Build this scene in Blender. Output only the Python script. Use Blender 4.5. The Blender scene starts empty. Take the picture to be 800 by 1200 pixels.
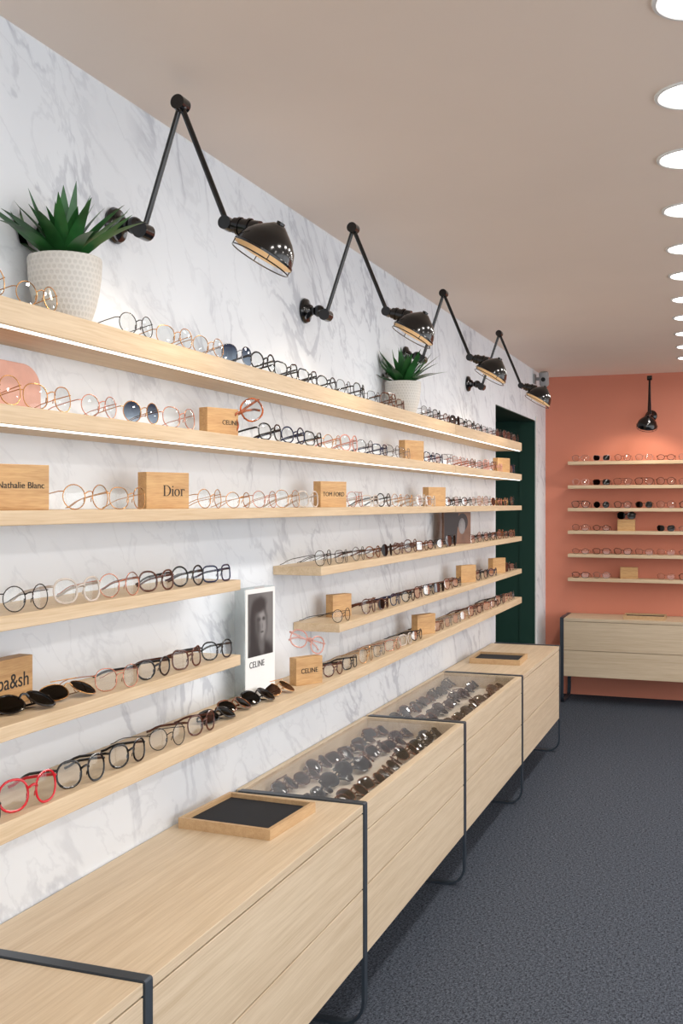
import bpy, bmesh, math, random
from mathutils import Vector, Matrix, Euler
random.seed(7)
S=bpy.context.scene
COL=S.collection
EYE=1.5
WX=-1.412      # display wall plane
BY=8.53        # end wall plane
FX=-1.243      # shelf front edge
CH=2.5

def lin(c):
    c=c/255.0
    return c/12.92 if c<=0.04045 else ((c+0.055)/1.055)**2.4
def C(r,g,b): return (lin(r),lin(g),lin(b),1)

# ---------------------------------------------------------------- materials
def newmat(name):
    m=bpy.data.materials.new(name); m.use_nodes=True
    nt=m.node_tree; b=nt.nodes['Principled BSDF']
    return m,nt,b
def simple(name,c1,rough=.5,metal=0,var=.06,scale=40,coat=0):
    m,nt,b=newmat(name)
    tc=nt.nodes.new('ShaderNodeTexCoord'); n=nt.nodes.new('ShaderNodeTexNoise')
    n.inputs['Scale'].default_value=scale; n.inputs['Detail'].default_value=3
    nt.links.new(tc.outputs['Object'],n.inputs['Vector'])
    r=nt.nodes.new('ShaderNodeValToRGB')
    r.color_ramp.elements[0].position=.3; r.color_ramp.elements[1].position=.7
    r.color_ramp.elements[0].color=tuple(x*(1-var) for x in c1[:3])+(1,)
    r.color_ramp.elements[1].color=tuple(min(1,x*(1+var)) for x in c1[:3])+(1,)
    nt.links.new(n.outputs['Fac'],r.inputs['Fac'])
    nt.links.new(r.outputs['Color'],b.inputs['Base Color'])
    b.inputs['Roughness'].default_value=rough; b.inputs['Metallic'].default_value=metal
    b.inputs['Coat Weight'].default_value=coat
    return m
def wood(name,ca,cb,scl=(46,1.6,46),rough=.5):
    m,nt,b=newmat(name)
    tc=nt.nodes.new('ShaderNodeTexCoord'); mp=nt.nodes.new('ShaderNodeMapping')
    mp.inputs['Scale'].default_value=scl
    oi=nt.nodes.new('ShaderNodeObjectInfo')
    ad=nt.nodes.new('ShaderNodeVectorMath'); ad.operation='MULTIPLY_ADD'
    cmb=nt.nodes.new('ShaderNodeCombineXYZ')
    for k in range(3): nt.links.new(oi.outputs['Random'],cmb.inputs[k])
    ad.inputs[1].default_value=(7,5,9)
    nt.links.new(cmb.outputs[0],ad.inputs[0]); nt.links.new(tc.outputs['Object'],ad.inputs[2])
    nt.links.new(ad.outputs[0],mp.inputs['Vector'])
    n=nt.nodes.new('ShaderNodeTexNoise'); n.inputs['Scale'].default_value=1.0
    n.inputs['Detail'].default_value=6; n.inputs['Roughness'].default_value=.62; n.inputs['Distortion'].default_value=.4
    nt.links.new(mp.outputs[0],n.inputs['Vector'])
    n2=nt.nodes.new('ShaderNodeTexNoise'); n2.inputs['Scale'].default_value=6.0
    n2.inputs['Detail'].default_value=3
    nt.links.new(mp.outputs[0],n2.inputs['Vector'])
    mx=nt.nodes.new('ShaderNodeMath'); mx.operation='MULTIPLY_ADD'; mx.inputs[1].default_value=.45
    nt.links.new(n2.outputs['Fac'],mx.inputs[0])
    s=nt.nodes.new('ShaderNodeMath'); s.operation='MULTIPLY'; s.inputs[1].default_value=.6
    nt.links.new(n.outputs['Fac'],s.inputs[0]); nt.links.new(s.outputs[0],mx.inputs[2])
    r=nt.nodes.new('ShaderNodeValToRGB')
    r.color_ramp.elements[0].position=.36; r.color_ramp.elements[0].color=cb
    r.color_ramp.elements[1].position=.64; r.color_ramp.elements[1].color=ca
    nt.links.new(mx.outputs[0],r.inputs['Fac']); nt.links.new(r.outputs['Color'],b.inputs['Base Color'])
    b.inputs['Roughness'].default_value=rough
    bp=nt.nodes.new('ShaderNodeBump'); bp.inputs['Strength'].default_value=.06; bp.inputs['Distance'].default_value=.002
    nt.links.new(mx.outputs[0],bp.inputs['Height']); nt.links.new(bp.outputs[0],b.inputs['Normal'])
    return m
def glassmat(name,tint,gloss=.08,rough=.02,grad=None,fres=.35):
    m=bpy.data.materials.new(name); m.use_nodes=True; nt=m.node_tree; nt.nodes.clear()
    o=nt.nodes.new('ShaderNodeOutputMaterial'); mix=nt.nodes.new('ShaderNodeMixShader')
    t=nt.nodes.new('ShaderNodeBsdfTransparent'); g=nt.nodes.new('ShaderNodeBsdfGlossy')
    g.inputs['Roughness'].default_value=rough
    t.inputs['Color'].default_value=tint
    if grad:
        tc=nt.nodes.new('ShaderNodeTexCoord'); sp=nt.nodes.new('ShaderNodeSeparateXYZ')
        nt.links.new(tc.outputs['Generated'],sp.inputs[0])
        r=nt.nodes.new('ShaderNodeValToRGB')
        r.color_ramp.elements[0].color=grad; r.color_ramp.elements[1].color=tint
        r.color_ramp.elements[0].position=.1; r.color_ramp.elements[1].position=.9
        nt.links.new(sp.outputs['Z'],r.inputs['Fac']); nt.links.new(r.outputs['Color'],t.inputs['Color'])
    lw=nt.nodes.new('ShaderNodeLayerWeight'); lw.inputs['Blend'].default_value=.25
    ma=nt.nodes.new('ShaderNodeMath'); ma.operation='MULTIPLY_ADD'; ma.inputs[1].default_value=fres; ma.inputs[2].default_value=gloss
    nt.links.new(lw.outputs['Fresnel'],ma.inputs[0]); nt.links.new(ma.outputs[0],mix.inputs[0])
    nt.links.new(t.outputs[0],mix.inputs[1]); nt.links.new(g.outputs[0],mix.inputs[2]); nt.links.new(mix.outputs[0],o.inputs[0])
    return m
def emis(name,col,st):
    m,nt,b=newmat(name)
    b.inputs['Base Color'].default_value=col; b.inputs['Emission Color'].default_value=col
    b.inputs['Emission Strength'].default_value=st
    return m

def marble():
    m,nt,b=newmat('marble_wallpaper')
    L=nt.links.new
    tc=nt.nodes.new('ShaderNodeTexCoord')
    def ridge(scale,stretch,ang,detail,dist,w0,off):
        mp=nt.nodes.new('ShaderNodeMapping'); mp.inputs['Rotation'].default_value=(ang,0,0)
        mp2=nt.nodes.new('ShaderNodeMapping'); mp2.inputs['Scale'].default_value=(1,stretch,1); mp2.inputs['Location'].default_value=(off,off,off)
        L(tc.outputs['Object'],mp.inputs['Vector']); L(mp.outputs[0],mp2.inputs['Vector'])
        n=nt.nodes.new('ShaderNodeTexNoise'); n.inputs['Scale'].default_value=scale
        n.inputs['Detail'].default_value=detail; n.inputs['Roughness'].default_value=.55; n.inputs['Distortion'].default_value=dist
        L(mp2.outputs[0],n.inputs['Vector'])
        a=nt.nodes.new('ShaderNodeMath'); a.operation='SUBTRACT'; a.inputs[1].default_value=.5
        L(n.outputs['Fac'],a.inputs[0])
        ab=nt.nodes.new('ShaderNodeMath'); ab.operation='ABSOLUTE'; L(a.outputs[0],ab.inputs[0])
        mr=nt.nodes.new('ShaderNodeMapRange'); mr.inputs['From Min'].default_value=0; mr.inputs['From Max'].default_value=w0
        mr.inputs['To Min'].default_value=1; mr.inputs['To Max'].default_value=0; mr.interpolation_type='SMOOTHERSTEP'
        L(ab.outputs[0],mr.inputs['Value'])
        return mr.outputs[0]
    v1=ridge(1.7,2.1,math.radians(-38),6,.6,.028,0)
    v2=ridge(3.6,2.0,math.radians(-50),5,.5,.026,5.3)
    cl=nt.nodes.new('ShaderNodeTexNoise'); cl.inputs['Scale'].default_value=2.4; cl.inputs['Detail'].default_value=5
    L(tc.outputs['Object'],cl.inputs['Vector'])
    clr=nt.nodes.new('ShaderNodeMapRange'); clr.inputs['From Min'].default_value=.40; clr.inputs['From Max'].default_value=.68
    L(cl.outputs['Fac'],clr.inputs['Value'])
    m1=nt.nodes.new('ShaderNodeMath'); m1.operation='MULTIPLY'; L(v1,m1.inputs[0]); L(clr.outputs[0],m1.inputs[1])
    m2=nt.nodes.new('ShaderNodeMath'); m2.operation='MULTIPLY'; L(v2,m2.inputs[0]); m2.inputs[1].default_value=.22
    ad=nt.nodes.new('ShaderNodeMath'); ad.operation='ADD'; L(m1.outputs[0],ad.inputs[0]); L(m2.outputs[0],ad.inputs[1])
    m3=nt.nodes.new('ShaderNodeMath'); m3.operation='MULTIPLY_ADD'; L(clr.outputs[0],m3.inputs[0]); m3.inputs[1].default_value=.22; L(ad.outputs[0],m3.inputs[2])
    r=nt.nodes.new('ShaderNodeValToRGB')
    r.color_ramp.elements[0].color=C(230,235,240); r.color_ramp.elements[1].color=C(194,199,207); r.color_ramp.elements[1].position=1.0
    L(m3.outputs[0],r.inputs['Fac']); L(r.outputs['Color'],b.inputs['Base Color'])
    b.inputs['Roughness'].default_value=.65
    return m
def carpet():
    m,nt,b=newmat('grey_carpet'); L=nt.links.new
    tc=nt.nodes.new('ShaderNodeTexCoord')
    def nz(sc,mul,det):
        mp=nt.nodes.new('ShaderNodeMapping'); mp.inputs['Scale'].default_value=sc
        L(tc.outputs['Object'],mp.inputs['Vector'])
        n=nt.nodes.new('ShaderNodeTexNoise'); n.inputs['Scale'].default_value=mul; n.inputs['Detail'].default_value=det; n.inputs['Roughness'].default_value=.75
        L(mp.outputs[0],n.inputs['Vector']); return n
    n=nz((.3,1,1),300,3); n2=nz((1,.3,1),200,3)
    mx=nt.nodes.new('ShaderNodeMath'); mx.operation='MULTIPLY_ADD'; mx.inputs[1].default_value=.6
    L(n2.outputs['Fac'],mx.inputs[0]); L(n.outputs['Fac'],mx.inputs[2])
    r=nt.nodes.new('ShaderNodeValToRGB')
    r.color_ramp.elements[0].position=.66; r.color_ramp.elements[0].color=C(28,32,39)
    r.color_ramp.elements[1].position=.98; r.color_ramp.elements[1].color=C(102,109,121)
    L(mx.outputs[0],r.inputs['Fac']); L(r.outputs['Color'],b.inputs['Base Color'])
    b.inputs['Roughness'].default_value=.95; b.inputs['Specular IOR Level'].default_value=.05
    bp=nt.nodes.new('ShaderNodeBump'); bp.inputs['Strength'].default_value=.2; bp.inputs['Distance'].default_value=.0015
    L(n.outputs['Fac'],bp.inputs['Height']); L(bp.outputs[0],b.inputs['Normal'])
    return m
def portrait_mat():
    # soft black and white portrait print, drawn with soft ellipses in the print's own plane
    m,nt,b=newmat('portrait_print'); L=nt.links.new
    tc=nt.nodes.new('ShaderNodeTexCoord'); n=nt.nodes.new('ShaderNodeTexNoise'); n.inputs['Scale'].default_value=34; n.inputs['Detail'].default_value=5
    L(tc.outputs['Object'],n.inputs['Vector'])
    dis=nt.nodes.new('ShaderNodeVectorMath'); dis.operation='MULTIPLY_ADD'; dis.inputs[1].default_value=(.010,.010,.010)
    L(n.outputs['Color'],dis.inputs[0]); L(tc.outputs['Object'],dis.inputs[2])
    def val(v): return (v,v*.985,v*.97,1)
    base=nt.nodes.new('ShaderNodeRGB'); base.outputs[0].default_value=val(.10); cur=base.outputs[0]
    def E(cy,cz,a,bb,rot,v,soft):
        nonlocal cur
        mp=nt.nodes.new('ShaderNodeMapping'); mp.vector_type='TEXTURE'
        mp.inputs['Location'].default_value=(0,cy*.87+.005,cz+.005); mp.inputs['Rotation'].default_value=(rot,0,0); mp.inputs['Scale'].default_value=(1000,a*.87,bb)
        L(dis.outputs[0],mp.inputs['Vector'])
        ln=nt.nodes.new('ShaderNodeVectorMath'); ln.operation='LENGTH'; L(mp.outputs[0],ln.inputs[0])
        mr=nt.nodes.new('ShaderNodeMapRange'); mr.interpolation_type='SMOOTHSTEP'
        mr.inputs['From Min'].default_value=1-soft; mr.inputs['From Max'].default_value=1+soft; mr.inputs['To Min'].default_value=1; mr.inputs['To Max'].default_value=0
        L(ln.outputs['Value'],mr.inputs['Value'])
        mx=nt.nodes.new('ShaderNodeMix'); mx.data_type='RGBA'; L(mr.outputs[0],mx.inputs[0]); L(cur,mx.inputs[6]); mx.inputs[7].default_value=val(v)
        cur=mx.outputs[2]
    E(.14,.13,.06,.12,0,.17,.9)
    E(.085,-.01,.09,.055,.1,.012,.3)
    E(.070,.105,.056,.066,.2,.012,.25)
    E(.045,.045,.034,.07,.1,.014,.35)
    E(.088,.040,.018,.040,.2,.10,.5)
    E(.086,.096,.033,.046,.12,.24,.3)
    E(.064,.088,.018,.045,.1,.05,.8)
    E(.076,.150,.044,.022,.2,.012,.4)
    E(.072,.108,.012,.006,0,.03,.7); E(.104,.108,.010,.006,0,.03,.7)
    E(.094,.086,.004,.010,0,.15,.7); E(.092,.068,.010,.003,0,.05,.6)
    L(cur,b.inputs['Base Color']); b.inputs['Roughness'].default_value=.35
    return m
M={}
M['marble']=marble(); M['carpet']=carpet()
M['ceiling']=simple('beige_ceiling_paint',C(242,226,212),.9,0,.01,3)
M['coral']=simple('coral_wall_paint',C(208,132,108),.85,0,.02,3)
M['white']=simple('white_paint',C(232,232,230),.7,0,.01,5)
M['grey']=simple('grey_plastic',C(150,150,150),.5,0,.03,5)
M['green']=simple('dark_green_paint',C(6,54,43),.6,0,.03,4)
M['oak']=wood('oak_shelf',C(215,193,162),C(194,168,133))
M['oakc']=wood('oak_cabinet',C(211,193,167),C(190,169,140),scl=(50,1.3,50))
M['block']=wood('oak_block',C(202,162,110),C(174,130,82),scl=(60,5,60))
M['tray']=wood('oak_tray',C(196,164,124),C(176,142,102),scl=(60,5,60))
M['steel']=simple('slate_grey_steel',C(58,67,77),.4,.4,.03)
M['blackm']=simple('glossy_black_enamel',C(6,6,7),.16,0,.05,coat=.2)
M['shadein']=simple('warm_reflector',C(214,196,168),.45)
M['bulb']=emis('warm_bulb',C(255,226,182),5)
M['led']=emis('led_strip',C(255,250,244),2.2)
M['down']=emis('downlight_panel',C(255,250,245),9)
M['felt']=simple('black_felt',C(26,28,33),.95,0,.2,200)
M['cream']=simple('cream_lining',C(226,216,200),.8)
M['ink']=simple('black_ink',C(22,22,22),.6)
M['glass']=glassmat('clear_glass',C(255,255,255),.03,rough=.0,fres=.2)
M['acryl']=glassmat('clear_acrylic',C(242,247,247),.10)
M['pinkac']=simple('salmon_card',C(214,162,144),.35)
M['leaf']=simple('succulent_leaf',C(40,92,44),.35,0,.5,14)
M['soil']=simple('soil',C(50,38,28),.95,0,.3)
M['photo_d']=simple('print_dark',C(26,26,28),.4)
M['photo_m']=simple('print_mid',C(120,118,118),.4,0,.3,20)
M['photo_l']=simple('print_light',C(150,146,144),.4)
M['photo_b']=simple('print_brown',C(110,78,60),.4,0,.3,12)
M['portrait']=portrait_mat()
# eyewear
F={}
F['gold']=simple('gold_metal',C(196,148,96),.25,.9)
F['rose']=simple('rose_gold_metal',C(196,134,112),.25,.9)
F['silver']=simple('silver_metal',C(130,130,132),.25,.9)
F['gun']=simple('gunmetal',C(56,54,54),.25,.8)
F['black']=simple('black_acetate',C(14,13,15),.16,0,.1)
F['navy']=simple('navy_acetate',C(24,34,68),.16,0,.2)
F['tort']=simple('tortoiseshell_acetate',C(104,58,28),.16,0,.75,90)
F['amber']=simple('amber_tortoiseshell_acetate',C(164,82,36),.16,0,.75,70)
F['brown']=simple('brown_acetate',C(84,46,34),.16,0,.3,60)
F['red']=simple('red_acetate',C(200,28,40),.18,0,.1)
F['pink']=simple('blush_acetate',C(206,150,138),.2,0,.1)
F['crystal']=simple('pale_crystal_acetate',C(195,184,174),.12,0,.05)
FN={'gold':'gold metal','rose':'rose gold metal','silver':'silver metal','gun':'dark metal','black':'black','navy':'navy blue','tort':'tortoiseshell','amber':'amber tortoiseshell','brown':'brown','red':'red','pink':'blush pink','crystal':'pale clear'}
LN={}
LN['clear']=glassmat('clear_lens',C(246,249,250),.05)
LN['smoke']=glassmat('smoke_lens',C(26,23,24),.03,fres=.2)
LN['blue']=glassmat('blue_gradient_lens',C(40,56,84),.08,grad=C(150,170,190))
LN['brown']=glassmat('brown_gradient_lens',C(52,34,28),.03,grad=C(110,80,64),fres=.2)

# ---------------------------------------------------------------- helpers
def mesh_from(bm,name,mats,smooth=False):
    bmesh.ops.recalc_face_normals(bm,faces=bm.faces)
    me=bpy.data.meshes.new(name); bm.to_mesh(me); bm.free()
    for m in mats: me.materials.append(m)
    if smooth:
        for p in me.polygons: p.use_smooth=True
        try: me.set_sharp_from_angle(angle=math.radians(40))
        except Exception: pass
    return me
def box(bm,x0,x1,y0,y1,z0,z1,mi=0):
    vs=[bm.verts.new((x,y,z)) for x in (x0,x1) for y in (y0,y1) for z in (z0,z1)]
    for q in ((0,1,3,2),(4,6,7,5),(0,4,5,1),(2,3,7,6),(0,2,6,4),(1,5,7,3)):
        f=bm.faces.new([vs[i] for i in q]); f.material_index=mi
def lathe(bm,prof,segs=32,mat=Matrix(),mi=0,uv=None):
    rings=[]
    for r,z in prof:
        if r<1e-6: rings.append([bm.verts.new(mat@Vector((0,0,z)))])
        else: rings.append([bm.verts.new(mat@Vector((r*math.cos(2*math.pi*i/segs),r*math.sin(2*math.pi*i/segs),z))) for i in range(segs)])
    for k in range(len(rings)-1):
        a,b=rings[k],rings[k+1]
        m_=mi[k] if isinstance(mi,(list,tuple)) else mi
        for i in range(segs):
            j=(i+1)%segs
            if len(a)==1 and len(b)==1: continue
            if len(a)==1: vs=[a[0],b[i],b[j]]; us=[(i/segs,k),(i/segs,k+1),((i+1)/segs,k+1)]
            elif len(b)==1: vs=[a[i],a[j],b[0]]; us=[(i/segs,k),((i+1)/segs,k),(i/segs,k+1)]
            else: vs=[a[i],a[j],b[j],b[i]]; us=[(i/segs,k),((i+1)/segs,k),((i+1)/segs,k+1),(i/segs,k+1)]
            f=bm.faces.new(vs); f.material_index=m_
            if uv:
                for l,u in zip(f.loops,us): l[uv].uv=(u[0],prof[u[1]][1])
def align(p0,p1):
    p0=Vector(p0);p1=Vector(p1); d=p1-p0
    q=d.to_track_quat('Z','Y')
    return Matrix.Translation(p0)@q.to_matrix().to_4x4(), d.length
def cyl(bm,p0,p1,r0,r1=None,segs=16,mi=0):
    if r1 is None: r1=r0
    m,l=align(p0,p1); lathe(bm,[(0,0),(r0,0),(r1,l),(0,l)],segs,m,mi)
def ball(bm,p,r,mi=0):
    n=8; lathe(bm,[(r*math.sin(math.pi*i/n),-r*math.cos(math.pi*i/n)) for i in range(n+1)],16,Matrix.Translation(Vector(p)),mi)
def tube(bm,pts,ra,rb,closed,ref,segs=6,mi=0):
    n=len(pts); P=[Vector(p) for p in pts]; ref=Vector(ref); rings=[]
    for i in range(n):
        if closed: t=P[(i+1)%n]-P[i-1]
        else: t=P[min(i+1,n-1)]-P[max(i-1,0)]
        t.normalize(); n1=(ref-t*ref.dot(t)).normalized(); n2=t.cross(n1)
        rings.append([bm.verts.new(P[i]+n1*ra*math.cos(2*math.pi*k/segs+.3)+n2*rb*math.sin(2*math.pi*k/segs+.3)) for k in range(segs)])
    for i in range(n if closed else n-1):
        a=rings[i];b=rings[(i+1)%n]
        for k in range(segs):
            f=bm.faces.new([a[k],a[(k+1)%segs],b[(k+1)%segs],b[k]]); f.material_index=mi
    if not closed:
        for r_,rev in ((rings[0],1),(rings[-1],0)):
            f=bm.faces.new(r_[::-1] if rev else r_); f.material_index=mi
def obj(name,me,parent=None,loc=(0,0,0),rot=(0,0,0),label=None,cat=None,group=None,kind=None,bevel=0):
    o=bpy.data.objects.new(name,me); COL.objects.link(o)
    o.location=loc; o.rotation_euler=rot
    if parent: o.parent=parent
    if label: o['label']=label
    if cat: o['category']=cat
    if group: o['group']=group
    if kind: o['kind']=kind
    if bevel:
        b=o.modifiers.new('bevel','BEVEL'); b.width=bevel; b.segments=2; b.limit_method='ANGLE'
    return o
def boxobj(name,dims,mat,**k):
    bm=bmesh.new(); box(bm,*dims); return obj(name,mesh_from(bm,name,[mat]),**k)
def text_mesh(txt,size,spacing=1.0,mat='ink',ax='CENTER'):
    cu=bpy.data.curves.new('txt','FONT'); cu.body=txt; cu.size=size; cu.extrude=.0004
    cu.align_x=ax; cu.align_y='CENTER'; cu.space_character=spacing
    o=bpy.data.objects.new('tmp',cu); COL.objects.link(o)
    bpy.context.view_layer.update()
    me=bpy.data.meshes.new_from_object(o.evaluated_get(bpy.context.evaluated_depsgraph_get()))
    bpy.data.objects.remove(o); me.materials.clear(); me.materials.append(M[mat])
    return me
def area(name,parent,loc,rot,shape,sx,sy,e,col=(1,.95,.88)):
    l=bpy.data.lights.new(name,'AREA'); l.shape=shape; l.size=sx
    if shape=='RECTANGLE': l.size_y=sy
    l.energy=e; l.color=col
    o=bpy.data.objects.new(name,l); COL.objects.link(o); o.location=loc; o.rotation_euler=rot
    if parent: o.parent=parent
    return o

# ---------------------------------------------------------------- room shell
T=.12
DY0,DY1,DH=6.64,8.06,2.124
bm=bmesh.new()
box(bm,WX-T,WX,-3,DY0,0,CH); box(bm,WX-T,WX,DY1,BY,0,CH); box(bm,WX-T,WX,DY0,DY1,DH,CH)
obj('wall_left',mesh_from(bm,'wall_left',[M['marble']]),kind='structure',label='white marble patterned wallpaper wall with grey veins')
boxobj('wall_back',(WX-T,3.6,BY,BY+T,0,CH),M['coral'],kind='structure',label='matt coral pink painted end wall')
# unseen right wall cut to parapet, header and posts; gaps added for world light
bm=bmesh.new()
box(bm,3.6,3.72,-3,BY+T,0,.1); box(bm,3.6,3.72,-3,BY+T,2.44,CH)
for y in (-3,-.8,1.4,3.6,5.8,8.0): box(bm,3.6,3.72,y,y+.1,.1,2.44)
obj('wall_right',mesh_from(bm,'wall_right',[M['white']]),kind='structure',label='unseen white right wall with bays opened for light')
boxobj('floor',(WX-T-.9,3.72,-3,BY+T,-.1,0),M['carpet'],kind='structure',label='dark blue grey flecked carpet floor')
boxobj('ceiling',(WX-T,3.72,-3,BY+T,CH,CH+.1),M['ceiling'],kind='structure',label='smooth warm beige painted ceiling')
bm=bmesh.new()
box(bm,WX-T-.8,WX-T,DY1,DY1+.06,0,DH+.06); box(bm,WX-T-.8,WX-T,DY0-.06,DY0,0,DH+.06)
box(bm,WX-T-.86,WX-T-.8,DY0-.06,DY1+.06,0,DH+.06); box(bm,WX-T-.8,WX-T,DY0-.0,DY1,DH,DH+.06)
box(bm,WX-T,WX-.002,DY1-.006,DY1,0,DH); box(bm,WX-T,WX-.002,DY0,DY0+.006,0,DH); box(bm,WX-T,WX-.002,DY0,DY1,DH-.006,DH)
obj('wall_passage',mesh_from(bm,'wall_passage',[M['green']]),kind='structure',label='dark green painted passage behind the doorway')
boxobj('trim_1',(WX-.001,WX+.008,DY1,DY1+.035,0,DH+.03),M['white'],kind='structure',label='slim white upright door trim')

# ---------------------------------------------------------------- downlights
bm=bmesh.new(); lathe(bm,[(.085,-.002),(.089,-.005),(.096,-.004),(.098,0)],40); ring=mesh_from(bm,'ring',[M['white']],True)
bm=bmesh.new(); lathe(bm,[(0,-.003),(.085,-.003),(.085,0),(0,0)],40); disc=mesh_from(bm,'disc',[M['down']])
def downlight(x,y,e):
    r=obj('recessed_downlight',None,loc=(x,y,CH),label='round recessed white ceiling downlight, glowing',cat='ceiling light',group='round downlights in the ceiling')
    obj('trim_ring',ring,r); obj('light_panel',disc,r)
    l=area('downlight_beam',r,(0,0,-.01),(0,0,0),'DISK',.17,0,e,(1,.95,.89)); l.data.spread=math.radians(175)
for y in (1.72,2.23,2.75,3.25,3.82,4.4,4.92,5.49,6.03,6.6,7.15,7.7):
    downlight(-.0365*y+.022*max(0,3.2-y),y,4.6)
for y in (.3,1.6,2.9,4.2,5.5,6.8): downlight(1.4,y,10)  # unseen stronger row right of view, added to light the room
downlight(0,.6,7); downlight(0,-.6,7)

# ---------------------------------------------------------------- shelves
def shelf(loc,length,depth,th,rot=0,led=False,e=0,label='long oak wall shelf',group='oak wall shelves'):
    # local: x out from wall, y along, z=0 is the top surface
    r=obj('display_shelf',None,loc=loc,rot=(0,0,rot),label=label,cat='shelf',group=group)
    bm=bmesh.new(); box(bm,0.001,depth,0,length,-th,0)
    obj('shelf_board',mesh_from(bm,'shelf_board',[M['oak']]),r,bevel=.0015)
    if led:
        bm=bmesh.new(); box(bm,depth-.019,depth-.008,.01,length-.01,-th-.003,-th)
        obj('led_strip',mesh_from(bm,'led_strip',[M['led']]),r,label='glowing white LED strip under the shelf')
        if e: area('led_light',r,(depth-.04,length/2,-th-.006),(0,0,0),'RECTANGLE',.02,length-.04,e,(1,.96,.9))
    return r
D=FX-WX
Z1,Z2,Z3,Z4,Z5,Z6=[EYE+z for z in (.376,.181,-.013,-.204,-.405,-.58)]
EN=6.62
shelf((WX,.6,Z1),4.345,D,.05,led=True,e=.9,label='long thick oak wall shelf with LED strip, carrying plants')
shelf((WX,4.955,Z1),EN-4.955,D,.05,led=True,e=.7,label='short thick oak wall shelf with LED strip near doorway')
shelf((WX,.6,Z2),4.345,D,.036,led=True,e=.6,label='long oak wall shelf with LED strip and eyeglasses')
shelf((WX,4.955,Z2),EN-4.955,D,.036,led=True,e=.4,label='short oak wall shelf with LED strip near doorway')
shelf((WX,.6,Z3),4.345,D,.028,label='long thin oak wall shelf with metal eyeglasses')
shelf((WX,4.955,Z3),EN-4.955,D,.028,label='short thin oak wall shelf near doorway')
shelf((WX,.6,Z4),1.996,D,.028,label='short oak wall shelf beside the portrait display')
shelf((WX,3.19,Z4),EN-3.19,D,.028,label='oak wall shelf with black and tortoiseshell glasses')
shelf((WX,.6,Z5),1.996,D,.028,label='short oak wall shelf with sunglasses and lettered block')
shelf((WX,3.36,Z5),EN-3.36,D,.028,label='oak wall shelf with dark glasses and blocks')
shelf((WX,.6,Z6),EN-.6,D,.038,label='lowest long oak wall shelf, carrying portrait display')
BZ=[EYE+z for z in (.325,.14,-.035,-.21,-.39,-.575)]
for z in BZ:
    shelf((-1.215,BY,z),1.9,.16,.026,rot=-math.pi/2,label='thin oak shelf on the coral wall',group='oak shelves on the coral wall')

# ---------------------------------------------------------------- cabinets
CD=.417; CHT=.64; CL=1.206
def frame_mesh(dep):
    pts=[]; x0,x1,z0,z1=.02,dep+.004,0.0,CHT+.004; R=.075; r=.006
    def arc(cx,cz,rad,a0,a1,n):
        for i in range(n+1):
            a=math.radians(a0+(a1-a0)*i/n); pts.append((cx+rad*math.cos(a),cz+rad*math.sin(a),math.cos(a),math.sin(a)))
    arc(x1-R,z0+R,R,-90,0,8); arc(x1-r,z1-r,r,0,90,3); arc(x0+r,z1-r,r,90,180,3); arc(x0+R,z0+R,R,180,270,8)
    bm=bmesh.new(); t=.009; w=.013; rings=[]
    for x,z,nx,nz in pts:
        rings.append([bm.verts.new((x,-w,z)),bm.verts.new((x,w,z)),bm.verts.new((x-nx*t,w,z-nz*t)),bm.verts.new((x-nx*t,-w,z-nz*t))])
    n=len(rings)
    for i in range(n):
        a=rings[i];b=rings[(i+1)%n]
        for k in range(4): bm.faces.new([a[k],a[(k+1)%4],b[(k+1)%4],b[k]])
    return mesh_from(bm,'leg_frame',[M['steel']],True)
FRM=frame_mesh(CD)
bm=bmesh.new(); g=.0145
box(bm,.004,CD-.022,g,CL-g,.205,.617); box(bm,.004,CD,g,CL-g,.618,CHT); SOL=mesh_from(bm,'body',[M['oakc']])
bm=bmesh.new()
box(bm,.004,CD-.022,g,CL-g,.205,.56)
box(bm,.026,CD-.030,g+.014,CL-g-.014,.56,.572,1)
box(bm,.004,.024,g,CL-g,.56,CHT); box(bm,CD-.028,CD,g,CL-g,.56,CHT)
box(bm,.024,CD-.028,g,g+.012,.56,CHT); box(bm,.024,CD-.028,CL-g-.012,CL-g,.56,CHT)
VIT=mesh_from(bm,'body',[M['oakc'],M['cream']])
bm=bmesh.new(); box(bm,CD-.021,CD,g,CL-g,.402,.614); DR1=mesh_from(bm,'drawer',[M['oakc']])
bm=bmesh.new(); box(bm,CD-.021,CD,g,CL-g,.402,.557); DR1v=mesh_from(bm,'drawer',[M['oakc']])
bm=bmesh.new(); box(bm,CD-.021,CD,g,CL-g,.205,.398); DR2=mesh_from(bm,'drawer',[M['oakc']])
bm=bmesh.new(); box(bm,.0245,CD-.0285,g+.0125,CL-g-.0125,.634,.6405); GT=mesh_from(bm,'glass_top',[M['glass']])
def cabinet(loc,rot,vit,end,label):
    r=obj('display_cabinet' if vit else 'drawer_cabinet',None,loc=loc,rot=(0,0,rot),label=label,cat='cabinet',group='oak cabinets on steel legs')
    obj('body',VIT if vit else SOL,r,bevel=.0012)
    obj('drawer',DR1v if vit else DR1,r,bevel=.0012); obj('drawer',DR2,r,bevel=.0012)
    obj('metal_leg',FRM,r,label='slate grey steel loop leg')
    if end: obj('metal_leg',FRM,r,loc=(0,CL,0),label='slate grey steel loop leg')
    if vit: obj('glass_top',GT,r,label='clear glass lid')
    return r
Y0=1.69
cabinet((WX,Y0-CL,0),0,False,False,'low pale oak cabinet with two drawers, partly out of view')
cabinet((WX,Y0,0),0,False,False,'low pale oak drawer cabinet with black-lined tray on top')
cabinet((WX,Y0+CL,0),0,True,False,'low oak cabinet with glass top showing sunglasses')
cabinet((WX,Y0+2*CL,0),0,True,False,'low oak glass-topped cabinet between two other cabinets')
cabinet((WX,Y0+3*CL,0),0,False,True,'low oak drawer cabinet beside the doorway')
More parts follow.
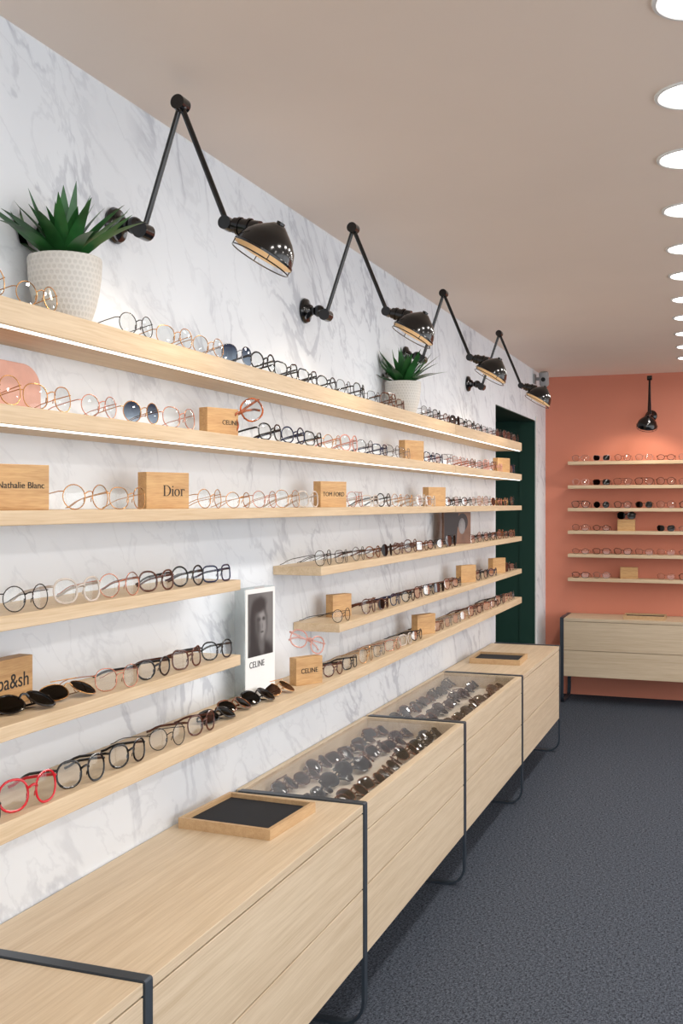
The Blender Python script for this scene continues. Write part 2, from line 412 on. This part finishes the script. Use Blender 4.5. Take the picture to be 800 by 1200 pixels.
cabinet((-1.222,BY,0),-math.pi/2,False,True,'low oak drawer cabinet against the coral wall')

# trays
def tray(x,y,z,rot,w=.272,d=.278,label='square oak tray lined with black felt on cabinet'):
    r=obj('presentation_tray',None,loc=(x,y,z),rot=(0,0,rot),label=label,cat='tray')
    h=.028;t=.011; a=w/2;b=d/2; bm=bmesh.new()
    box(bm,-a,a,-b,b,0,.006)
    box(bm,-a,-a+t,-b,b,.006,h); box(bm,a-t,a,-b,b,.006,h); box(bm,-a+t,a-t,-b,-b+t,.006,h); box(bm,-a+t,a-t,b-t,b,.006,h)
    obj('tray_frame',mesh_from(bm,'tray_frame',[M['tray']]),r)
    bm=bmesh.new(); box(bm,-a+t,a-t,-b+t,b-t,.0065,.016); obj('felt_lining',mesh_from(bm,'felt_lining',[M['felt']]),r)
tray(-1.24,2.64,CHT,math.radians(-3))
tray(-1.21,5.78,CHT,math.radians(2),label='square oak felt-lined tray on cabinet by doorway')
tray(-.63,8.28,CHT,0,.3,.2,label='low felt-lined tray on cabinet at coral wall')

# ---------------------------------------------------------------- eyewear
SH={'round':(.0245,.0245,2.0,0),'panto':(.0262,.0238,2.35,.001),'square':(.027,.021,3.4,0),'oval':(.0265,.0205,2.0,0),
    'cat':(.027,.022,2.7,.006),'aviator':(.0285,.026,2.3,-.003),'large':(.0285,.027,2.3,0)}
def outline(shape,n=24):
    a,b,p,l=SH[shape]; out=[]
    for i in range(n):
        t=2*math.pi*i/n; c=math.cos(t);s=math.sin(t)
        y=a*math.copysign(abs(c)**(2/p),c); z=b*math.copysign(abs(s)**(2/p),s)
        z+=l*max(0,y/a)*max(0,z/b) if l>0 else 0
        if shape=='aviator': y*=1+.10*(z/b)
        out.append((y,z))
    return out
def parts(shape,thick,n=24):
    a,b,p,l=SH[shape]; o=outline(shape,n); r=.0024 if thick else .0011
    cy=a+.0095; cz=b+r
    hy=cy+a+.003; hz=cz+b*.45
    return a,b,o,r,cy,cz,hy,hz
def xoff(y,z): return -.22*abs(y)**1.5*3 -.08*z
def put_front(bm,shape,thick,mi=0,n=24,segs=6):
    a,b,o,r,cy,cz,hy,hz=parts(shape,thick,n)
    for s in (1,-1):
        pts=[(xoff(cy+y,cz+z),s*(cy+y),cz+z) for y,z in o]
        tube(bm,pts,r*.75 if thick else r,r,True,(1,0,0),segs,mi)
        tube(bm,[(xoff(cy+a*.9,hz),s*(cy+a*.93),hz),(xoff(hy,hz)-.001,s*hy,hz),(xoff(hy,hz)-.006,s*(hy+.0012),hz)],r*1.1,r*1.1,False,(0,0,1),6,mi)
    k=cy-a*.93
    tube(bm,[(xoff(k,cz),-k,cz+b*.25),(.001,-k*.5,cz+b*.42),(.0015,0,cz+b*.47),(.001,k*.5,cz+b*.42),(xoff(k,cz),k,cz+b*.25)],r*1.05,r*1.05,False,(1,0,0),6,mi)
    if shape=='aviator' :
        tube(bm,[(0,-cy+.004,cz+b*.98),(.001,0,cz+b*.95),(0,cy-.004,cz+b*.98)],r,r,False,(1,0,0),6,mi)
    for s in (1,-1):
        tube(bm,[(xoff(k,cz),s*(k+.001),cz-b*.05),(-.006,s*(k-.002),cz-b*.1),(-.007,s*(k-.0022),cz-b*.4)],.0013,.0008,False,(1,0,0),5,mi)
def put_lens(bm,shape,thick,s,mi=0,n=24):
    a,b,o,r,cy,cz,hy,hz=parts(shape,thick,n)
    vs=[bm.verts.new((xoff(cy+y,cz+z),s*(cy+y*.985),cz+z*.985)) for y,z in o]
    c=bm.verts.new((xoff(cy,cz)+.002,s*cy,cz))
    for i in range(n):
        f=bm.faces.new([c,vs[i],vs[(i+1)%n]]); f.material_index=mi; f.smooth=True
def put_temple(bm,shape,thick,s,folded,mi=0):
    a,b,o,r,cy,cz,hy,hz=parts(shape,thick)
    x0=xoff(hy,hz)-.0065
    ra=.003 if thick else .0011; rb=.0016 if thick else .001
    if folded:
        o_=.004 if s>0 else .0085
        pts=[(x0,s*hy,hz),(x0-o_,s*(hy-.006),hz),(x0-o_-.001,s*.03,hz-.002),(x0-o_-.001,-s*.03,hz-.008),(x0-o_,-s*.05,hz-.016),(x0-o_,-s*.062,hz-.026)]
    else:
        y=s*(hy+.0012)
        pts=[(x0,y,hz),(-.05,y,hz*.86),(-.092,y*.985,hz*.62),(-.108,y*.975,hz*.45),(-.124,y*.96,hz*.2),(-.136,y*.95,.003)]
    tube(bm,pts,ra,rb,False,(0,0,1),6,mi)
cache={}
def gmesh(shape,fm,lm,folded,single):
    thick=fm not in ('gold','rose','silver','gun')
    key=(shape,fm,lm,folded,single)
    if key in cache: return cache[key]
    if single:
        bm=bmesh.new(); put_front(bm,shape,thick,0,16,5)
        for s in (1,-1): put_temple(bm,shape,thick,s,folded,0); put_lens(bm,shape,thick,s,1,16)
        me=bpy.data.meshes.new('eyeglasses'); bm.to_mesh(me); bm.free()
        me.materials.append(F[fm]); me.materials.append(LN[lm])
        for p in me.polygons: p.use_smooth=True
        res=me
    else:
        bm=bmesh.new(); put_front(bm,shape,thick); fr=mesh_from(bm,'frame_front',[F[fm]],True)
        L=[];Tm=[]
        for s in (1,-1):
            bm=bmesh.new(); put_lens(bm,shape,thick,s); L.append(mesh_from(bm,'lens',[LN[lm]],True))
            bm=bmesh.new(); put_temple(bm,shape,thick,s,folded); Tm.append(mesh_from(bm,'temple',[F[fm]],True))
        res=(fr,L,Tm)
    cache[key]=res; return res
SN={'round':'round','panto':'rounded','square':'rectangular','oval':'oval','cat':'cat-eye','aviator':'aviator','large':'large round'}
def glasses(x,y,z,shape,fm,lm='clear',folded=False,rot=0,single=False,group='',where='on oak shelf',tilt=0,roll=0,sc=1):
    sun=lm!='clear'
    nm='sunglasses' if sun else 'eyeglasses'
    lab='%s %s %s, %s, %s'%(FN[fm],SN[shape],nm,'folded' if folded else 'temples open',where)
    g=gmesh(shape,fm,lm,folded,single)
    kw=dict(loc=(x,y,z),rot=(roll,tilt,rot),label=lab,cat='sunglasses' if sun else 'glasses',group=group)
    if single:
        r=obj(nm,g,**kw); r.scale=(sc,)*3; return r
    r=obj(nm,None,**kw); fr,L,Tm=g; r.scale=(sc,)*3
    obj('frame_front',fr,r)
    for i in (0,1):
        obj('lens',L[i],r,label=('tinted lens' if sun else 'clear lens')); obj('temple',Tm[i],r)
    return r

GX=FX-.012
def row(z,ys,where,group,fill=None,avoid=(),pal=None,shp=None,end=6.55,pitch=.168,big=0):
    for it in ys:
        y,shape,fm=it[:3]; lm=it[3] if len(it)>3 else 'clear'
        glasses(GX,y,z,shape,fm,lm,rot=math.radians(random.uniform(-15,-3)),group=group,where=where,sc=random.uniform(.94,1.04)+big)
    if fill:
        y=fill
        while y<end:
            if all(abs(y-a)>w+.075 for a,w in avoid):
                fm=random.choice(pal); shape=random.choice(shp)
                lm='smoke' if random.random()<.03 else 'clear'
                glasses(GX+random.uniform(-.006,0),y,z,shape,fm,lm,rot=math.radians(random.uniform(-11,3)),single=y>4.3,group=group,where=where,sc=random.uniform(.92,1.03))
                y+=pitch
            else: y+=.02
ALL=['round','panto','square','cat','oval','panto','large','aviator']
row(Z1,[(1.56,'large','gold'),(1.735,'round','gold'),(2.10,'round','gun'),(2.275,'panto','gold'),(2.45,'round','gold'),(2.62,'large','silver','blue'),(2.79,'round','black')],
    'on the top shelf','glasses on the top shelf',2.965,[(4.36,.085)],['black','gun','tort','black','gun','brown'],ALL)
row(Z2,[(1.60,'large','gold'),(1.77,'panto','gold'),(1.95,'round','rose'),(2.12,'round','gold','blue'),(2.30,'panto','rose'),(2.84,'panto','black'),(3.01,'round','navy'),(3.18,'cat','black'),(3.35,'round','gold'),(3.52,'large','pink'),(3.69,'panto','gun'),(3.86,'square','navy')],
    'on the second shelf','glasses on the second shelf',4.03,[(4.40,.075),(6.28,.075)],['black','pink','rose','tort','gun','silver','navy'],ALL)
row(Z3,[(1.90,'round','gold'),(2.065,'panto','gold'),(2.46,'round','gold'),(2.63,'oval','gold'),(2.80,'round','rose'),(2.97,'large','gold')],
    'on the third shelf','glasses on the third shelf',3.14,[(3.42,.075),(4.77,.075)],['gold','black','rose','gun','crystal','silver','gold'],ALL)
row(Z4,[(1.52,'large','gun'),(1.70,'round','gun'),(1.87,'panto','crystal'),(2.03,'round','rose'),(2.19,'panto','brown'),(2.34,'round','black'),(2.50,'square','navy')],
    'on a short shelf','glasses on the short middle shelf')
row(Z4,[],'on the fourth shelf','glasses on the fourth shelf',3.28,[(5.25,.10)],['black','tort','gun','brown','gun','tort'],ALL)
row(Z5,[(2.02,'panto','rose'),(2.18,'oval','black'),(2.34,'cat','brown'),(2.50,'panto','black')],
    'on a short shelf','glasses on the short lower shelf')
row(Z5,[(3.44,'oval','gun')],'on the fifth shelf','glasses on the fifth shelf',3.72,[(3.60,.05),(5.39,.075),(6.15,.075)],['black','tort','gun','brown','navy'],ALL)
row(Z6,[(1.545,'square','black'),(1.71,'large','red'),(1.885,'large','black'),(2.065,'panto','black'),(2.24,'round','gun'),(2.415,'panto','brown')],
    'on the lowest shelf','glasses on the lowest shelf',3.37,[(4.59,.075)],['tort','crystal','gold','brown','silver','black','rose'],ALL,big=.04)
for y,s,f,l,dx in ((2.56,'square','black','smoke',0),(2.69,'panto','tort','smoke',-.01),(2.83,'large','black','smoke',0),(2.98,'aviator','gold','brown',0)):
    glasses(FX-.03+dx,y,Z6+.010,s,f,l,folded=True,rot=math.radians(-12),group='folded sunglasses',where='on the lowest shelf',tilt=-.95)
for y,s,f,l in ((1.74,'large','black','smoke'),(1.885,'aviator','gold','smoke')):
    glasses(FX-.03,y,Z5+.010,s,f,l,folded=True,rot=math.radians(-15),group='folded sunglasses',where='on a short shelf',tilt=-1.05)

# glasses inside display cases
zf=.5725
for ci in (1,2):
    for r_ in range(8):
        for c_ in range(3):
            tl=random.uniform(-1.1,-.75)
            x=WX+.105+c_*.115+random.uniform(-.010,.010); y=Y0+ci*CL+.095+r_*.144+random.uniform(-.01,.01)
            glasses(x,y,zf+.0145,random.choice(['panto','square','cat','aviator','large','large']),random.choice(['black','brown','brown','tort','black']),random.choice(['smoke','smoke','brown']),
                folded=True,rot=math.radians(random.uniform(-28,12)),single=(ci==2),group='sunglasses in the display case',where='inside glass-topped cabinet',tilt=tl,sc=1.04)
# end wall
for k,z in enumerate(BZ):
    x=-1.12
    while x<-.3:
        if not ((k==3 and abs(x+.78)<.15) or (k==5 and abs(x+.76)<.14)):
            fm=random.choice(['rose','gun','silver','brown','gun','pink'] if k not in(2,) else ['black','tort','gun'])
            glasses(x,BY-.15,z,random.choice(ALL),fm,'smoke' if random.random()<.08 else 'clear',rot=-math.pi/2,single=True,group='glasses on the coral wall shelves',where='on coral wall shelf')
        x+=.158

# ---------------------------------------------------------------- lettered blocks
def block(x,y,z,txt='',rot=-22,w=.13,h=.088,d=.034,size=.026,sp=1.0,ty=0,tz=.5,label='small oak display block'):
    r=obj('display_block',None,loc=(x,y,z),rot=(0,0,math.radians(rot)),label=label,cat='display block',group='oak lettered blocks')
    bm=bmesh.new(); box(bm,-d/2,d/2,-w/2,w/2,0,h)
    obj('wood_block',mesh_from(bm,'wood_block',[M['block']]),r,bevel=.0012)
    if txt:
        obj('lettering',text_mesh(txt,size,sp),r,loc=(d/2+.0005,ty,h*tz),rot=(math.pi/2,0,math.pi/2),label='black printed lettering')
    return r
# serif letters for one block, built from strokes
def serif_mesh(size):
    bm=bmesh.new(); e=.0004; u=size
    def rect(y0,y1,z0,z1): box(bm,-e,e,y0*u,y1*u,z0*u,z1*u)
    def ringp(cy,cz,ro_y,ro_z,ri_y,ri_z,a0=0,a1=360,n=28):
        pr=None
        for i in range(n+1):
            a=math.radians(a0+(a1-a0)*i/n); c,s=math.cos(a),math.sin(a)
            v=[bm.verts.new((x,(cy+ro_y*c)*u,(cz+ro_z*s)*u)) for x in (-e,e)]+[bm.verts.new((x,(cy+ri_y*c)*u,(cz+ri_z*s)*u)) for x in (e,-e)]
            if pr:
                for k in range(4): bm.faces.new([pr[k],pr[(k+1)%4],v[(k+1)%4],v[k]])
            pr=v
    rect(.06,.15,0,.72); rect(0,.26,0,.03); rect(0,.26,.69,.72); ringp(.24,.36,.40,.36,.30,.33,-90,90)
    rect(.76,.84,.02,.47); rect(.70,.90,0,.03); rect(.70,.78,.44,.47); ringp(.80,.63,.05,.05,.001,.001)
    ringp(1.17,.235,.23,.245,.14,.215)
    rect(1.52,1.60,.02,.47); rect(1.46,1.67,0,.03); rect(1.46,1.54,.44,.47); ringp(1.70,.36,.13,.12,.11,.075,60,180); rect(1.73,1.82,.38,.46)
    bmesh.ops.translate(bm,verts=bm.verts,vec=(0,-.91*u,-.36*u))
    return mesh_from(bm,'lettering',[M['ink']])
BX=-1.30
block(BX,1.71,Z3,'Nathalie Blanc',size=.0175,label='oak block with black lettering beside gold eyeglasses',w=.135,tz=.54,ty=.006)
b_=block(BX,2.285,Z3,label='oak block with large black lettering between gold eyeglasses')
obj('lettering',serif_mesh(.036),b_,loc=(.0175,.018,.044),label='black serif lettering')
block(BX,3.42,Z3,'TOM FORD',size=.021,label='oak block with small black capitals among eyeglasses')
block(BX,4.77,Z3); block(BX,4.40,Z2); block(BX,6.28,Z2)
block(BX-.02,2.62,Z2,'CELINE',size=.018,ty=.026,w=.112,h=.078,label='oak block with black capitals behind tortoiseshell glasses')
block(-1.376,1.775,Z5,'ba&sh',size=.042,rot=0,label='oak block with bold black lettering behind dark sunglasses',w=.15,h=.094,ty=.012,tz=.5)
block(-1.335,3.60,Z5,'',w=.10,h=.08,label='oak block among dark eyeglasses')
block(BX,5.39,Z5); block(BX,6.15,Z5)
block(BX+.005,3.19,Z6,'CELINE',size=.022,rot=-28,w=.11,label='oak block with black capitals beneath blush pink glasses')
block(BX,4.59,Z6)
for k,x,t in ((3,-.78,''),(5,-.76,'')):
    block(x,BY-.10,BZ[k],t,rot=-90,label='small oak display block on coral wall shelf')
glasses(-1.265,2.675,Z2+.028,'large','amber','clear',rot=math.radians(-50),roll=.55,folded=True,group='glasses on the second shelf',where='leaning by a block',sc=1.12)
glasses(BX+.01,3.185,Z6+.0885+.018,'large','pink','clear',rot=math.radians(-35),folded=True,roll=-.35,group='glasses on blocks',where='resting on an oak block')
glasses(-.78,BY-.112,BZ[3]+.0885,'large','black','smoke',rot=-math.pi/2,folded=True,group='glasses on blocks',where='resting on an oak block')

# ---------------------------------------------------------------- portrait display
r=obj('portrait_display',None,loc=(-1.372,2.822,Z6),rot=(0,0,math.radians(-6)),label='tall clear acrylic stand with black and white portrait card',cat='advertising display')
bm=bmesh.new(); box(bm,0,.036,0,.176,0,.33); obj('acrylic_block',mesh_from(bm,'acrylic_block',[M['acryl']]),r,bevel=.002)
bm=bmesh.new(); box(bm,.0362,.0372,.002,.174,.001,.328); obj('white_card',mesh_from(bm,'white_card',[M['white']]),r)
def ell(bm,x,cy,cz,a,b,mi,n=28,rot=0):
    vs=[]
    for i in range(n):
        t=2*math.pi*i/n; y=a*math.cos(t); z=b*math.sin(t)
        vs.append(bm.verts.new((x,cy+y*math.cos(rot)-z*math.sin(rot),cz+y*math.sin(rot)+z*math.cos(rot))))
    f=bm.faces.new(vs); f.material_index=mi
def poly(bm,x,pts,mi):
    f=bm.faces.new([bm.verts.new((x,y,z)) for y,z in pts]); f.material_index=mi
bm=bmesh.new(); poly(bm,0,[(0,0),(.146,0),(.146,.186),(0,.186)],0)
me=bpy.data.meshes.new('portrait_print'); bm.to_mesh(me); bm.free(); me.materials.append(M['portrait'])
obj('portrait_print',me,r,loc=(.0378,.015,.128),label='black and white portrait print of a person')
obj('lettering',text_mesh('CELINE',.026,1.05),r,loc=(.0378,.066,.104),rot=(math.pi/2,0,math.pi/2),label='black capital lettering')
r=obj('picture_display',None,loc=(-1.36,5.13,Z4),rot=(0,0,math.radians(-20)),label='small standing dark and brown picture card',cat='advertising display')
bm=bmesh.new(); box(bm,0,.012,0,.24,0,.16); obj('picture_card',mesh_from(bm,'picture_card',[M['photo_b']]),r)
bm=bmesh.new(); poly(bm,.0125,[(0.004,.004),(.11,.004),(.13,.156),(.004,.156)],0); ell(bm,.0127,.16,.09,.03,.04,1); ell(bm,.0126,.165,.11,.048,.045,0)
me=bpy.data.meshes.new('print'); bm.to_mesh(me); bm.free()
for k in ('photo_d','photo_m','photo_l'): me.materials.append(M[k])
obj('picture_print',me,r)
r=obj('salmon_card',None,loc=(-1.395,1.50,Z2),rot=(0,0,0),label='salmon pink card standing behind gold eyeglasses',cat='display card')
bm=bmesh.new(); pts=[(0,0),(.42,0),(.42,.06)]+[(.36+.06*math.cos(math.radians(t)),.06+.05*math.sin(math.radians(t))) for t in range(10,91,10)]+[(0,.11)]
a=[bm.verts.new((0,y,z)) for y,z in pts]; b=[bm.verts.new((.005,y,z)) for y,z in pts]
bm.faces.new(a[::-1]); bm.faces.new(b); n_=len(pts)
for i in range(n_): bm.faces.new([a[i],a[(i+1)%n_],b[(i+1)%n_],b[i]])
obj('card_panel',mesh_from(bm,'card_panel',[M['pinkac']]),r)

# ---------------------------------------------------------------- plants
def potmat():
    m,nt,b=newmat('embossed_ceramic'); L=nt.links.new
    uv=nt.nodes.new('ShaderNodeUVMap'); mp=nt.nodes.new('ShaderNodeMapping'); mp.inputs['Scale'].default_value=(40,88,1)
    L(uv.outputs[0],mp.inputs['Vector'])
    # stagger rows for a honeycomb of round dimples
    sp=nt.nodes.new('ShaderNodeSeparateXYZ'); L(mp.outputs[0],sp.inputs[0])
    fl=nt.nodes.new('ShaderNodeMath'); fl.operation='FLOOR'; L(sp.outputs['Y'],fl.inputs[0])
    sx=nt.nodes.new('ShaderNodeMath'); sx.operation='MULTIPLY_ADD'; sx.inputs[1].default_value=.5; L(fl.outputs[0],sx.inputs[0]); L(sp.outputs['X'],sx.inputs[2])
    fx=nt.nodes.new('ShaderNodeMath'); fx.operation='FRACT'; L(sx.outputs[0],fx.inputs[0])
    fy=nt.nodes.new('ShaderNodeMath'); fy.operation='FRACT'; L(sp.outputs['Y'],fy.inputs[0])
    cb=nt.nodes.new('ShaderNodeCombineXYZ'); L(fx.outputs[0],cb.inputs[0]); L(fy.outputs[0],cb.inputs[1])
    ds=nt.nodes.new('ShaderNodeVectorMath'); ds.operation='DISTANCE'; ds.inputs[1].default_value=(.5,.5,0); L(cb.outputs[0],ds.inputs[0])
    mt=nt.nodes.new('ShaderNodeMapRange'); mt.interpolation_type='SMOOTHSTEP'; mt.inputs['From Min'].default_value=.25; mt.inputs['From Max'].default_value=.48; L(ds.outputs['Value'],mt.inputs['Value'])
    r=nt.nodes.new('ShaderNodeValToRGB'); r.color_ramp.elements[0].color=C(200,196,189); r.color_ramp.elements[1].color=C(212,208,201)
    L(mt.outputs[0],r.inputs['Fac']); L(r.outputs['Color'],b.inputs['Base Color'])
    bp=nt.nodes.new('ShaderNodeBump'); bp.inputs['Strength'].default_value=.35; bp.inputs['Distance'].default_value=.002
    L(mt.outputs[0],bp.inputs['Height']); L(bp.outputs[0],b.inputs['Normal']); b.inputs['Roughness'].default_value=.6
    return m
M['pot']=potmat()
def plant(x,y,z,seed,label):
    rnd=random.Random(seed)
    r=obj('potted_plant',None,loc=(x,y,z),label=label,cat='plant',group='potted succulents on the top shelf')
    bm=bmesh.new(); uv=bm.loops.layers.uv.new('UVMap')
    lathe(bm,[(0,0),(.044,0),(.051,.003),(.057,.015),(.065,.040),(.0715,.070),(.0755,.1),(.077,.125),(.0772,.136),(.076,.14),(.073,.14),(.071,.125),(.0,.125)],48,uv=uv)
    obj('pot',mesh_from(bm,'pot',[M['pot']],True),r,label='pale grey ceramic pot with embossed dimple pattern')
    bm=bmesh.new(); lathe(bm,[(0,.131),(.03,.133),(.0712,.13)],32); obj('soil',mesh_from(bm,'soil',[M['soil']],True),r)
    bm=bmesh.new()
    for i in range(44):
        ring=i/44
        az=i*2.399+rnd.uniform(-.3,.3)
        el=math.radians(84-ring*60+rnd.uniform(-8,8)); L=.105+.085*ring**.5+rnd.uniform(-.02,.02)
        w0=.0165+rnd.uniform(0,.004)
        p=Vector((.02*math.cos(az)*ring,.02*math.sin(az)*ring,.128)); n=9; prev=None
        bend=rnd.uniform(-.7,.3)
        for j in range(n+1):
            t=j/n; e=el+bend*t*.9
            d=Vector((math.cos(az)*math.cos(e),math.sin(az)*math.cos(e),math.sin(e)))
            if j: p=p+d*(L/n)
            side=Vector((-math.sin(az),math.cos(az),0)); up=side.cross(d)
            w=w0*(1-t**2.0)*(.55+.45*min(t*3,1))+.0003; th=w*.32
            q=[p+side*w-up*th*.5, p+up*-th*1.3, p-side*w-up*th*.5, p+up*-th*.2]
            for v in q:
                if x+v.x<WX+.006: v.x=WX+.006-x
            vs=[bm.verts.new(v) for v in q]
            if prev:
                for k in range(4): bm.faces.new([prev[k],prev[(k+1)%4],vs[(k+1)%4],vs[k]])
            prev=vs
    me=mesh_from(bm,'leaves',[M['leaf']],True)
    obj('leaves',me,r,label='pointed green succulent leaves')
plant(-1.326,1.915,Z1,3,'spiky green succulent in embossed pale pot beside gold eyeglasses')
plant(-1.326,4.36,Z1,11,'spiky green succulent in embossed pale pot among black eyeglasses')

# ---------------------------------------------------------------- wall lamps
def shape_mesh(fn,name,mats): 
    bm=bmesh.new(); fn(bm); return mesh_from(bm,name,mats,True)
J=(.082,0,-.02); E=(.182,0,.272); A=(.304,0,-.022)
def f_mount(bm):
    lathe(bm,[(0,0),(.042,0),(.044,.006),(.040,.014),(.024,.02),(.018,.03),(0,.03)],28,Matrix.Rotation(math.pi/2,4,'Y'))
    cyl(bm,(.02,0,0),(.062,0,-.008),.013); ball(bm,(.056,0,-.004),.021); cyl(bm,(.06,0,-.008),J,.011)
    cyl(bm,(J[0],-.02,J[2]),(J[0],.02,J[2]),.02); 
def f_low(bm):
    ball(bm,J,.017); cyl(bm,J,E,.0068)
    cyl(bm,(E[0],-.018,E[2]),(E[0],.018,E[2]),.0175,segs=20); ball(bm,(E[0],0,E[2]-.005),.016)
def f_up(bm):
    cyl(bm,(E[0],.0,E[2]),A,.0068); ball(bm,E,.014); cyl(bm,(A[0],-.017,A[2]),(A[0],.017,A[2]),.016,segs=20)
ax=Vector((.48,.14,.86)).normalized(); RC=Vector((.396,-.004,-.104))
def f_sock(bm):
    a=Vector(A); d=(Vector((.42,0,-.055))-a).normalized()
    cyl(bm,a,a+d*.02,.011); cyl(bm,a+d*.018,a+d*.085,.018,.022,20); cyl(bm,a+d*.03,a+d*.036,.0215,.0215,20); cyl(bm,a+d*.055,a+d*.061,.0235,.0235,20)
SM=Matrix.Translation(RC)@ax.to_track_quat('Z','Y').to_matrix().to_4x4()
K=.87
def kk(p): return [(r*K,z*K) for r,z in p]
def f_shade(bm):
    lathe(bm,kk([(.0865,0),(.0865,.006),(.083,.008),(.0805,.020),(.072,.042),(.056,.060),(.040,.073),(.028,.082),(.018,.090),(0,.090),]),40,SM,0)
    lathe(bm,kk([(.0865,0),(.083,0.0),(.078,.018),(.069,.040),(.053,.057),(.037,.070),(.022,.079),(0,.083)]),40,SM,1)
    lathe(bm,kk([(0,.088),(.012,.090),(.012,.098),(0,.100)]),16,SM,0)
def f_bulb(bm): lathe(bm,[(0,.014),(.018,.018),(.026,.030),(.022,.048),(.012,.06),(0,.06)],24,SM)
def f_guard(bm):
    n=32;R=.084*K
    tube(bm,[SM@Vector((R*math.cos(2*math.pi*i/n),R*math.sin(2*math.pi*i/n),-.012)) for i in range(n)],.0016,.0016,True,ax,6)
    for i in range(4):
        a=math.pi/2*i+.4; tube(bm,[SM@Vector((R*math.cos(a),R*math.sin(a),-.012)),SM@Vector((R*math.cos(a),R*math.sin(a),.002))],.0014,.0014,False,(0,1,0),6)
LM={k:shape_mesh(f,k,m) for k,f,m in (('wall_mount',f_mount,[M['blackm']]),('lower_arm',f_low,[M['blackm']]),('upper_arm',f_up,[M['blackm']]),
   ('lamp_socket',f_sock,[M['blackm']]),('lamp_shade',f_shade,[M['blackm'],M['shadein']]),('shade_guard',f_guard,[M['blackm']]),('light_bulb',f_bulb,[M['bulb']]))}
def lamp(loc,rot,label,e=3):
    r=obj('wall_lamp',None,loc=loc,rot=(0,0,rot),label=label,cat='lamp',group='black articulated wall lamps')
    for k in LM: obj(k,LM[k],r)
    l=bpy.data.lights.new('lamp_beam','SPOT'); l.energy=e; l.spot_size=math.radians(125); l.spot_blend=.5; l.color=(1,.86,.68); l.shadow_soft_size=.03
    o=bpy.data.objects.new('lamp_beam',l); COL.objects.link(o); o.parent=r
    o.location=RC-ax*.002; o.rotation_euler=ax.to_track_quat('Z','Y').to_euler()
LZ=EYE+.672
for i,y in enumerate((2.24,3.457,4.67,5.88)):
    lamp((WX+.001,y,LZ),0,'glossy black articulated wall lamp'+(' above the potted succulent' if i in(0,2) else ' on the marble wall'))
lamp((-.603,BY-.001,LZ),-math.pi/2,'glossy black articulated wall lamp on the coral wall',e=6)

# security camera at the ceiling corner
r=obj('security_camera',None,loc=(WX+.001,8.0,2.43),label='small grey camera bracketed near the ceiling corner',cat='camera')
bm=bmesh.new(); box(bm,0,.012,-.035,.035,-.035,.035); cyl(bm,(.01,0,0),(.055,0,0),.012); obj('wall_bracket',mesh_from(bm,'wall_bracket',[M['grey']]),r)
bm=bmesh.new(); lathe(bm,[(0,-.055),(.028,-.055),(.036,-.045),(.036,.04),(.03,.05),(0,.05)],20,Matrix.Translation((.075,0,0))@Matrix.Rotation(.3,4,'X')); obj('camera_body',mesh_from(bm,'camera_body',[M['grey']],True),r)
bm=bmesh.new(); cyl(bm,(.075,-.033,-.01),(.075,-.042,-.01),.016); obj('camera_lens',mesh_from(bm,'camera_lens',[M['ink']],True),r)

# ---------------------------------------------------------------- world, camera
w=bpy.data.worlds.new('World'); S.world=w; w.use_nodes=True
w.node_tree.nodes['Background'].inputs[0].default_value=(.96,.975,1,1)
w.node_tree.nodes['Background'].inputs[1].default_value=2.8
cam=bpy.data.cameras.new('camera'); co=bpy.data.objects.new('camera',cam); COL.objects.link(co)
co.location=(0,0,EYE); co.rotation_euler=(math.pi/2,0,math.radians(20.2))
cam.sensor_fit='VERTICAL'; cam.sensor_height=36; cam.sensor_width=24; cam.lens=36*1253/1200; cam.shift_y=-10/1200
cam.clip_start=.05
S.camera=co
S.view_settings.view_transform='Standard'
S.view_settings.exposure=-.13
